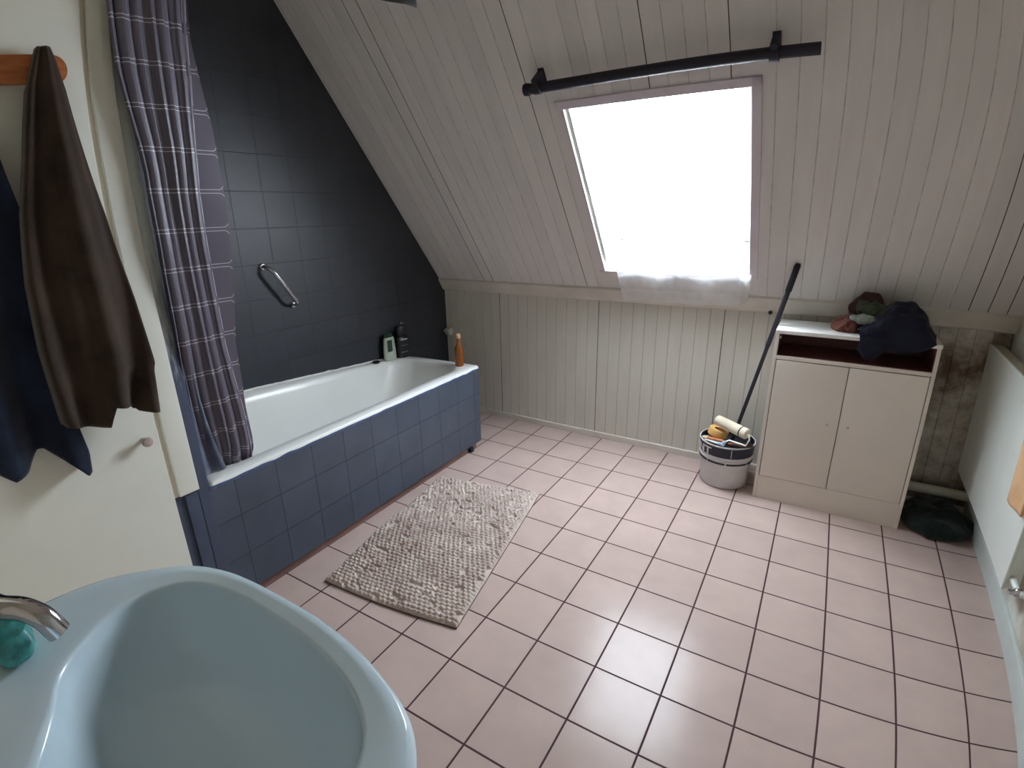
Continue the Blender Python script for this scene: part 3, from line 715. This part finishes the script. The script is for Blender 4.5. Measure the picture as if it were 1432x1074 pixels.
# lettering round the band
cu = bpy.data.curves.new('lettering', 'FONT'); cu.body = 'PAINT'; cu.size = .062; cu.extrude = .0004; cu.offset = .0012; cu.resolution_u = 3
to = bpy.data.objects.new('lettering_src', cu); COL.objects.link(to); bpy.context.view_layer.update()
me = bpy.data.meshes.new_from_object(to.evaluated_get(bpy.context.evaluated_depsgraph_get())); bpy.data.objects.remove(to); bpy.data.curves.remove(cu)
vs = [v.co.copy() for v in me.vertices]; fs = [tuple(p.vertices) for p in me.polygons]; bpy.data.meshes.remove(me)
bm = bmesh.new(); bv = [bm.verts.new(v) for v in vs]
for f in fs:
    try: bm.faces.new([bv[i] for i in f])
    except ValueError: pass
bmesh.ops.triangulate(bm, faces=bm.faces[:]); bmesh.ops.subdivide_edges(bm, edges=bm.edges[:], cuts=4, use_grid_fill=True); bmesh.ops.triangulate(bm, faces=bm.faces[:])
bm.verts.index_update(); vs = [v.co.copy() for v in bm.verts]; fs = [tuple(v.index for v in f.verts) for f in bm.faces]; bm.free()
th0 = math.radians(-200); wx = max(v.x for v in vs); vs = [Vector((v.x * .125 * math.radians(86) / wx, v.y * .86, v.z)) for v in vs]
mbt = MB(); mbt.add([(BC[0] + (rr(.1765 + v.y, .0024) + v.z) * math.cos(th0 + v.x / .125), BC[1] + (rr(.20, .0016) + v.z) * math.sin(th0 + v.x / .125), .1765 + v.y) for v in vs], fs)
M_let = paint('letter_white', rgb(214, 212, 206), .5, .03, 10, 0)
obj('lettering', mbt, M_let, bk_, smooth=False)
ac = MB()
for th, w, z0, z1 in ((-72, .02, .178, .222),):
    t0 = math.radians(th); ac.loft([[Vector((BC[0] + (rr(z, .0014) + e) * math.cos(t), BC[1] + (rr(z, .0014) + e) * math.sin(t), z)) for z, e in ((z0, 0), (z0, .001), (z1, .001), (z1, 0))] for t in (t0, t0 + w)], cap0=True, cap1=True)
obj('printed_mark', ac, M_let, bk_, smooth=False)
obj('dried_paint', MB().lathe([(.001, .205), (.118, .198), (.1245, .2), (.1245, .229), (.1205, .2295), (.117, .205), (.001, .19)], (*BC, 0), 48), paint('dried_black_paint', rgb(22, 20, 30), .4, .3, 20, .4), bk_)
hb = MB().tube([(BC[0] - .13 * math.cos(a), BC[1] + .134 * math.sin(a) * .98, .222 - .06 * math.sin(a)) for a in [PI * i / 24 for i in range(25)]], .0025, 8)
obj('wire_handle', hb, paint('wire', rgb(40, 40, 46), .4, .1, 20, 0), bk_)

P0, P1 = Vector((1.928, 2.55, .329)), Vector((2.078, 2.533, 1.086)); dv = (P1 - P0).normalized()
pole = thing('extension_pole', 'black extension pole standing in the paint bucket and leaning on the slope', 'pole', P0 - dv * .12)
pm = P0 + dv * .40
obj('pole_shaft', MB().tube([P0 - dv * .115, pm], .0085, 16), M_black, pole)
obj('pole_sleeve', MB().tube([pm - dv * .02, pm, P1 - dv * .12], [.0085, .0105, .0105], 16), M_black, pole)
obj('pole_grip', MB().tube([P1 - dv * .125, P1 - dv * .12, P1 - dv * .01, P1], [.0105, .013, .013, .009], 16), M_black, pole)

def along(c, d, prof, seg=28):
    d = Vector(d).normalized(); M = Matrix.Translation(c) @ d.to_track_quat('Z', 'Y').to_matrix().to_4x4(); return MB().lathe(prof, (0, 0, 0), seg, M=M)
# roller lying across the bucket
ra, rb = Vector((1.828, 2.530, .318)), Vector((1.980, 2.445, .304)); rd = (rb - ra); rl_ = rd.length
roller = thing('paint_roller', 'cream paint roller with wire frame lying across the paint bucket', 'paint roller', (ra + rb) / 2)
obj('roller_sleeve', along(ra, rd, [(.012, 0), (.022, 0), (.026, .004), (.0265, rl_ - .004), (.022, rl_), (.012, rl_)]), cloth('roller_fleece', rgb(200, 190, 168), rgb(222, 212, 192), 300, .6), roller)
u_ = rd.normalized()
obj('roller_end', along(ra + (rb - ra) * .80, rd, [(.0266, 0), (.0275, .001), (.0275, .005), (.0266, .006)]), M_black, roller)
obj('roller_frame', MB().tube([rb + u_ * .0, rb + u_ * .010, rb + u_ * .014 + Vector((0, -.005, -.02)), rb + Vector((.0, -.02, -.050)), Vector((1.905, 2.436, .262)), Vector((1.885, 2.430, .248))], .004, 12), M_frame, roller)
obj('roller_handle', MB().tube([Vector((1.890, 2.432, .254)), Vector((1.882, 2.420, .240)), Vector((1.862, 2.448, .224))], [.007, .012, .013], 16), paint('pale_blue_handle', rgb(158, 176, 200), .35, .05, 10, 0), roller)
# tape
mt = thing('masking_tape', 'roll of yellow masking tape under the roller in the bucket', 'tape', (1.835, 2.555, .235))
tc = Vector((1.836, 2.522, .240)); td = Vector((.25, .12, 1)).normalized(); MT = Matrix.Translation(tc) @ td.to_track_quat('Z', 'Y').to_matrix().to_4x4()
obj('tape_roll', MB().loft([[MT @ Vector((r * math.cos(2 * PI * k / 48), r * math.sin(2 * PI * k / 48), z)) for k in range(48)] for r, z in ((.024, 0), (.046, 0), (.0465, .001), (.0465, .034), (.046, .035), (.024, .035), (.024, 0))]), paint('tape_yellow', rgb(216, 172, 104), .6, .05, 20, .05), mt, auto=40)
# two brushes
def brush(label, p, q, wood_c, tip_c, w=.020):
    p, q = Vector(p), Vector(q); d = q - p; L_ = d.length
    t = thing('paint_brush', label, 'paint brush', p, 'brushes in the paint bucket')
    M = Matrix.Translation(p) @ d.normalized().to_track_quat('Z', 'Y').to_matrix().to_4x4()
    def rg(wx, wy, z): return [M @ Vector((wx * math.cos(2 * PI * k / 24), wy * math.sin(2 * PI * k / 24), z)) for k in range(24)]
    obj('handle', MB().loft([rg(.004, .003, 0), rg(w * .5, .006, .01), rg(w * .42, .006, L_ * .35), rg(w * .62, .007, L_ * .62), rg(w * .7, .007, L_ * .72)], cap0=True, cap1=True), wood_c, t)
    obj('bristles', MB().loft([rg(w * .8, .008, L_ * .72), rg(w * .85, .0085, L_ * .80), rg(w * .8, .006, L_ * .98), rg(w * .7, .003, L_)], cap0=True, cap1=True), tip_c, t)
brush('orange brush handle lying at the left in the paint bucket', (1.880, 2.450, .246), (1.775, 2.490, .232), wood('brush_orange', rgb(166, 92, 44), rgb(190, 112, 60), 0), paint('bristle_pale', rgb(172, 160, 138), .8, .1, 40, .2))
brush('reddish brown brush lying at the right in the paint bucket', (1.902, 2.432, .246), (2.010, 2.470, .240), wood('brush_brown', rgb(122, 76, 60), rgb(150, 100, 84), 0), paint('bristle_dark', rgb(58, 44, 40), .8, .1, 40, .2))
cp = MB().box((1.792, 2.445, .2305), (1.862, 2.485, .2345), bev=.002, M=Matrix.Translation((1.83, 2.465, .232)) @ Matrix.Rotation(-.35, 4, 'Z') @ Matrix.Rotation(.1, 4, 'X') @ Matrix.Translation((-1.83, -2.465, -.232)))
tag(rebase(obj('scraper', cp, paint('pale_scraper', rgb(196, 206, 200), .4, .05, 10, 0)), (1.83, 2.465, .23)), 'pale flat scraper at the front of the paint bucket', 'scraper')

# ------------------------------------------------------------------ radiator on the right wall
M_rad = paint('radiator_enamel', rgb(222, 228, 222), .4, .03, 4, .02)
rad = thing('radiator', 'white flat panel radiator on the right wall', 'radiator', (2.88, 2.26, .20))
rb_ = MB().box((2.842, 1.815, .203), (2.852, 2.738, .785), bev=.004)
obj('panel', rb_, M_rad, rad)
obj('back_panel', MB().box((2.885, 1.83, .22), (2.893, 2.72, .77), bev=.003), M_rad, rad)
obj('top_grille', MB().box((2.850, 1.822, .777), (2.896, 2.732, .783), bev=.002), paint('grille_beige', rgb(176, 166, 146), .5, .08, 12, .05), rad)
for y in (1.822, 2.726): obj('side_cover', MB().box((2.848, y, .205), (2.896, y + .006, .78), bev=.002), M_rad, rad)
for y in (1.98, 2.58): obj('wall_bracket', MB().box((2.886, y, .30), (RX, y + .03, .70)), M_rad, rad, smooth=False)
vl = MB().tube([(2.868, 1.83, .245), (2.868, 1.75, .245), (2.878, 1.735, .245), (RX, 1.735, .245)], .010, 16)
obj('pipe', vl, M_rad, rad)
obj('valve', along((2.868, 1.745, .245), (-1, -.3, .1), [(.012, -.012), (.013, .008), (.009, .012), (.009, .03), (.004, .032)], 20), M_chrome, rad)
tb = MB()
def tow(u, v): return (2.832 - .004 * math.sin(u * 7 + v * 2) - .003 * math.sin(u * 15), 1.70 + .27 * u + (.03 * v * v) * u * 0, .800 - .365 * v + .02 * (u - .5) ** 2)
rg_ = []
tb.grid(lambda u, v: (2.831 - .003 * math.sin(u * 9 + v * 2), 1.82 + .185 * u * (1 - .08 * v), .792 - (.365 - .03 * (1 - u)) * v), 30, 30)
tb.grid(lambda u, v: (2.831 + .074 * v - .003 * math.sin(u * 9) * (1 - v), 1.82 + .185 * u, .792 + .004 * math.sin(v * PI)), 30, 8)
o = obj('hand_towel', tb, cloth('peach_towelling', rgb(206, 164, 120), rgb(224, 184, 142)), auto=0, solid=.008)
tag(rebase(o, (2.84, 1.9, .79)), 'peach coloured cloth hung over the near end of the radiator', 'towel')
# dark oddments in the corner under the radiator
cn = MB()
for i in range(4): cn.box((2.66 + .02 * i, 2.50 + .02 * i, .002 + .016 * i), (2.80 - .01 * i, 2.66 - .01 * i, .018 + .016 * i), bev=.006)
wadm = cloth('dark_green_rag', rgb(20, 30, 28), rgb(34, 48, 46))
wad('rag', 'dark green rag crumpled on the floor in the corner behind the radiator', 'rag', wadm, (2.775, 2.54, .035), (.115, .13, .050), 21, 11, .022, zmin=0)
pp = MB().tube([(2.64, 2.665, .11), (2.905, 2.665, .11)], .022, 18)
tag(rebase(obj('heating_pipe', pp, paint('pipe_grey', rgb(196, 196, 184), .5, .1, 12, .1)), (2.64, 2.665, .11)), 'pale horizontal pipe in the corner right of the cabinet', 'pipe')
# the screw in the trim board
tag(rebase(obj('screw_hook', along((1.985, 2.697, .842), (0, -1, 0), [(.003, -.006), (.0035, .008), (.009, .010), (.009, .016), (.003, .019)], 16), M_black), (1.985, 2.70, .842)), 'small dark screw head in the eaves board beside the pole', 'screw')

# ------------------------------------------------------------------ wash basin
def smooth_closed(pts, n=160):
    P = [Vector((*p, 0)) for p in pts]; m = len(P); out = []
    for i in range(m):
        p0, p1, p2, p3 = P[i - 1], P[i], P[(i + 1) % m], P[(i + 2) % m]
        for k in range(8):
            t = k / 8; out.append(.5 * ((2 * p1) + (p2 - p0) * t + (2 * p0 - 5 * p1 + 4 * p2 - p3) * t * t + (3 * p1 - p0 - 3 * p2 + p3) * t ** 3))
    L = [0]
    for i in range(len(out)): L.append(L[-1] + (out[(i + 1) % len(out)] - out[i]).length)
    res = []; j = 0
    for k in range(n):
        d = L[-1] * k / n
        while L[j + 1] < d: j += 1
        f = (d - L[j]) / max(1e-9, L[j + 1] - L[j]); res.append(out[j].lerp(out[(j + 1) % len(out)], f))
    return res
RZ = .85
outer = [(1.381, -.10), (1.381, .02), (1.385, .10), (1.395, .165), (1.420, .215), (1.474, .270), (1.526, .292), (1.58, .301), (1.653, .304), (1.724, .303), (1.795, .294), (1.854, .279), (1.899, .262), (1.930, .238), (1.955, .20), (1.975, .13), (1.98, .05), (1.975, -.03), (1.955, -.10), (1.92, -.16), (1.85, -.20), (1.72, -.225), (1.55, -.22), (1.44, -.19), (1.395, -.15)]
inner = [(1.512, .120), (1.490, .165), (1.487, .205), (1.508, .243), (1.551, .266), (1.618, .274), (1.72, .272), (1.797, .260), (1.85, .241), (1.882, .217), (1.900, .185), (1.912, .12), (1.912, .04), (1.895, -.03), (1.86, -.08), (1.80, -.105), (1.735, -.09), (1.69, -.04), (1.645, .010), (1.60, .045), (1.545, .078)]
Og = smooth_closed(outer)
# align the inner ring to the outer one by direction from the bowl centre
cc = Vector((1.71, .09, 0))
def ray_hit(ringp, ang):
    d = Vector((math.cos(ang), math.sin(ang), 0)); best = None
    for i in range(len(ringp)):
        a, b = ringp[i] - cc, ringp[(i + 1) % len(ringp)] - cc; e = b - a
        den = d.x * e.y - d.y * e.x
        if abs(den) < 1e-9: continue
        t = (a.x * e.y - a.y * e.x) / den; s_ = (a.x * d.y - a.y * d.x) / den
        if t > 0 and -1e-6 <= s_ <= 1 + 1e-6: best = t if best is None else max(best, t)
    return best
NA = 200; angs = [2 * PI * k / NA for k in range(NA)]
Ig = smooth_closed(inner)
RO = [ray_hit(Og, a) for a in angs]; RI = [ray_hit(Ig, a) for a in angs]
def rs(fo, z, f2=0):   # fo: 0 = inner edge .. 1 = outer edge
    return [Vector((cc.x + (ri + (ro - ri) * fo + f2) * math.cos(a), cc.y + (ri + (ro - ri) * fo + f2) * math.sin(a), z)) for a, ri, ro in zip(angs, RI, RO)]
def rb2(k, z, sh_=0.):     # scaled inner ring
    return [Vector((cc.x + sh_ + ri * k * math.cos(a), cc.y + ri * k * math.sin(a), z)) for a, ri in zip(angs, RI)]
sink = thing('wash_basin', 'pale ceramic wash basin in the near left corner', 'wash basin', (1.68, .04, 0))
bs = MB()
bs.loft([rs(.55, RZ - .16, -.03), rs(.75, RZ - .10, -.02), rs(1, RZ - .045, -.012), rs(1, RZ - .020, 0), rs(1, RZ - .008, -.001), rs(1, RZ - .001, -.006), rs(.93, RZ + .001, -.005),
         rs(.5, RZ - .001), rs(.12, RZ - .002), rs(.04, RZ - .0025), rs(.0, RZ - .004), rb2(.996, RZ - .009), rb2(.988, RZ - .018), rb2(.960, RZ - .042), rb2(.90, RZ - .075), rb2(.82, RZ - .103), rb2(.68, RZ - .120), rb2(.45, RZ - .129), rb2(.2, RZ - .133), rb2(.07, RZ - .134)], cap1=True, cap0=True)
obj('bowl', bs, M_ceramic, sink, auto=0)
pd = MB().loft([[(1.58 + rx * math.cos(2 * PI * k / 40), .03 + ry * math.sin(2 * PI * k / 40), z) for k in range(40)] for rx, ry, z in ((.11, .12, 0), (.10, .11, .03), (.075, .08, .12), (.07, .075, .45), (.09, .09, .62), (.13, .13, .705))], cap0=True, cap1=True)
obj('pedestal', pd, M_ceramic, sink)
obj('drain', MB().lathe([(.022, .0005), (.022, .003), (.016, .004), (.003, .002)], (1.71, .09, RZ - .134), 28), M_chrome, sink)
tapc = thing('basin_tap', 'chrome curved tap at the back of the wash basin', 'tap', (1.425, .02, RZ))
cps = [Vector(p) for p in ((1.405, .030, RZ + .055), (1.425, .034, RZ + .082), (1.465, .042, RZ + .088), (1.506, .055, RZ + .085), (1.530, .072, RZ + .084), (1.547, .085, RZ + .074), (1.554, .093, RZ + .052))]
sp = []
for i in range(len(cps) - 1):
    p0, p1, p2, p3 = cps[max(i - 1, 0)], cps[i], cps[i + 1], cps[min(i + 2, len(cps) - 1)]
    for k in range(6):
        t = k / 6; sp.append(.5 * ((2 * p1) + (p2 - p0) * t + (2 * p0 - 5 * p1 + 4 * p2 - p3) * t * t + (3 * p1 - p0 - 3 * p2 + p3) * t ** 3))
obj('spout', MB().tube(sp + [cps[-1]], .0135, 24), M_chrome, tapc)
obj('tap_body', MB().lathe([(.026, 0), (.026, .006), (.021, .012), (.020, .075), (.014, .088)], (1.405, .030, RZ), 32), M_chrome, tapc)
sb = rebase(obj('soap', MB().loft([[(1.471 + rx * math.copysign(abs(math.cos(a)) ** .8, math.cos(a)), .050 + ry * math.copysign(abs(math.sin(a)) ** .8, math.sin(a)), RZ + z) for a in [2 * PI * k / 40 for k in range(40)]] for rx, ry, z in ((.020, .016, .0005), (.029, .023, .004), (.035, .028, .014), (.036, .029, .026), (.031, .025, .040), (.016, .013, .047))], cap0=True, cap1=True), paint('teal_soap', rgb(64, 160, 156), .22, .45, 34, 0, coat=.5)), (1.471, .05, RZ))
tag(sb, 'teal glossy soap bar on the basin beneath the tap', 'soap')

# ------------------------------------------------------------------ light: overcast sky through the skylight
w = bpy.data.worlds.new('overcast_sky'); sc.world = w; w.use_nodes = True
bg = w.node_tree.nodes['Background']; bg.inputs[0].default_value = (.86, .94, 1.0, 1); bg.inputs[1].default_value = 14.0
pl = bpy.data.lights.new('skylight_portal', 'AREA'); pl.shape = 'RECTANGLE'; pl.size = WR - WL; pl.size_y = WT - WB
pl.cycles.is_portal = True
po = bpy.data.objects.new('skylight_portal', pl); COL.objects.link(po)
q = Matrix((Vector((1, 0, 0)), S, -N)).transposed()     # local -Z points into the room
po.matrix_world = Matrix.Translation(sl((WL + WR) / 2, (WB + WT) / 2, D - .05)) @ q.to_4x4()

# ------------------------------------------------------------------ camera: wide phone lens with its barrel distortion
cam = bpy.data.cameras.new('camera'); co = bpy.data.objects.new('camera', cam); COL.objects.link(co)
co.location = (2.1877234, 0.0, 1.30957177); co.rotation_euler = (1.24853749, .01882595, .54461672)
cam.sensor_fit = 'HORIZONTAL'; cam.sensor_width = 36.0; cam.sensor_height = 27.0; cam.clip_start = .01; cam.clip_end = 50
if PANO:
    cam.type = 'PANO'; cy = cam; cy.panorama_type = 'FISHEYE_LENS_POLYNOMIAL'; cy.fisheye_fov = PI
    m = 1432 / 36 / 1000
    cy.fisheye_polynomial_k0 = 0.0
    cy.fisheye_polynomial_k1 = -1.4090788577660558 * m; cy.fisheye_polynomial_k2 = .00427693 * m ** 2
    cy.fisheye_polynomial_k3 = 1.14764238 * m ** 3; cy.fisheye_polynomial_k4 = -.86435679 * m ** 4
else:
    cam.type = 'PERSP'; cam.lens = 36 * .73 * 1000 / 1432
sc.camera = co
sc.view_settings.view_transform = 'Standard'; sc.view_settings.look = 'None'; sc.view_settings.gamma = 1
sc.view_settings.use_curve_mapping = False; sc.view_settings.exposure = 1.9
sc.cycles.use_denoising = True
sc.cycles.max_bounces = 16; sc.cycles.diffuse_bounces = 10; sc.cycles.transparent_max_bounces = 16
sc.cycles.sample_clamp_indirect = 10; sc.cycles.caustics_reflective = False
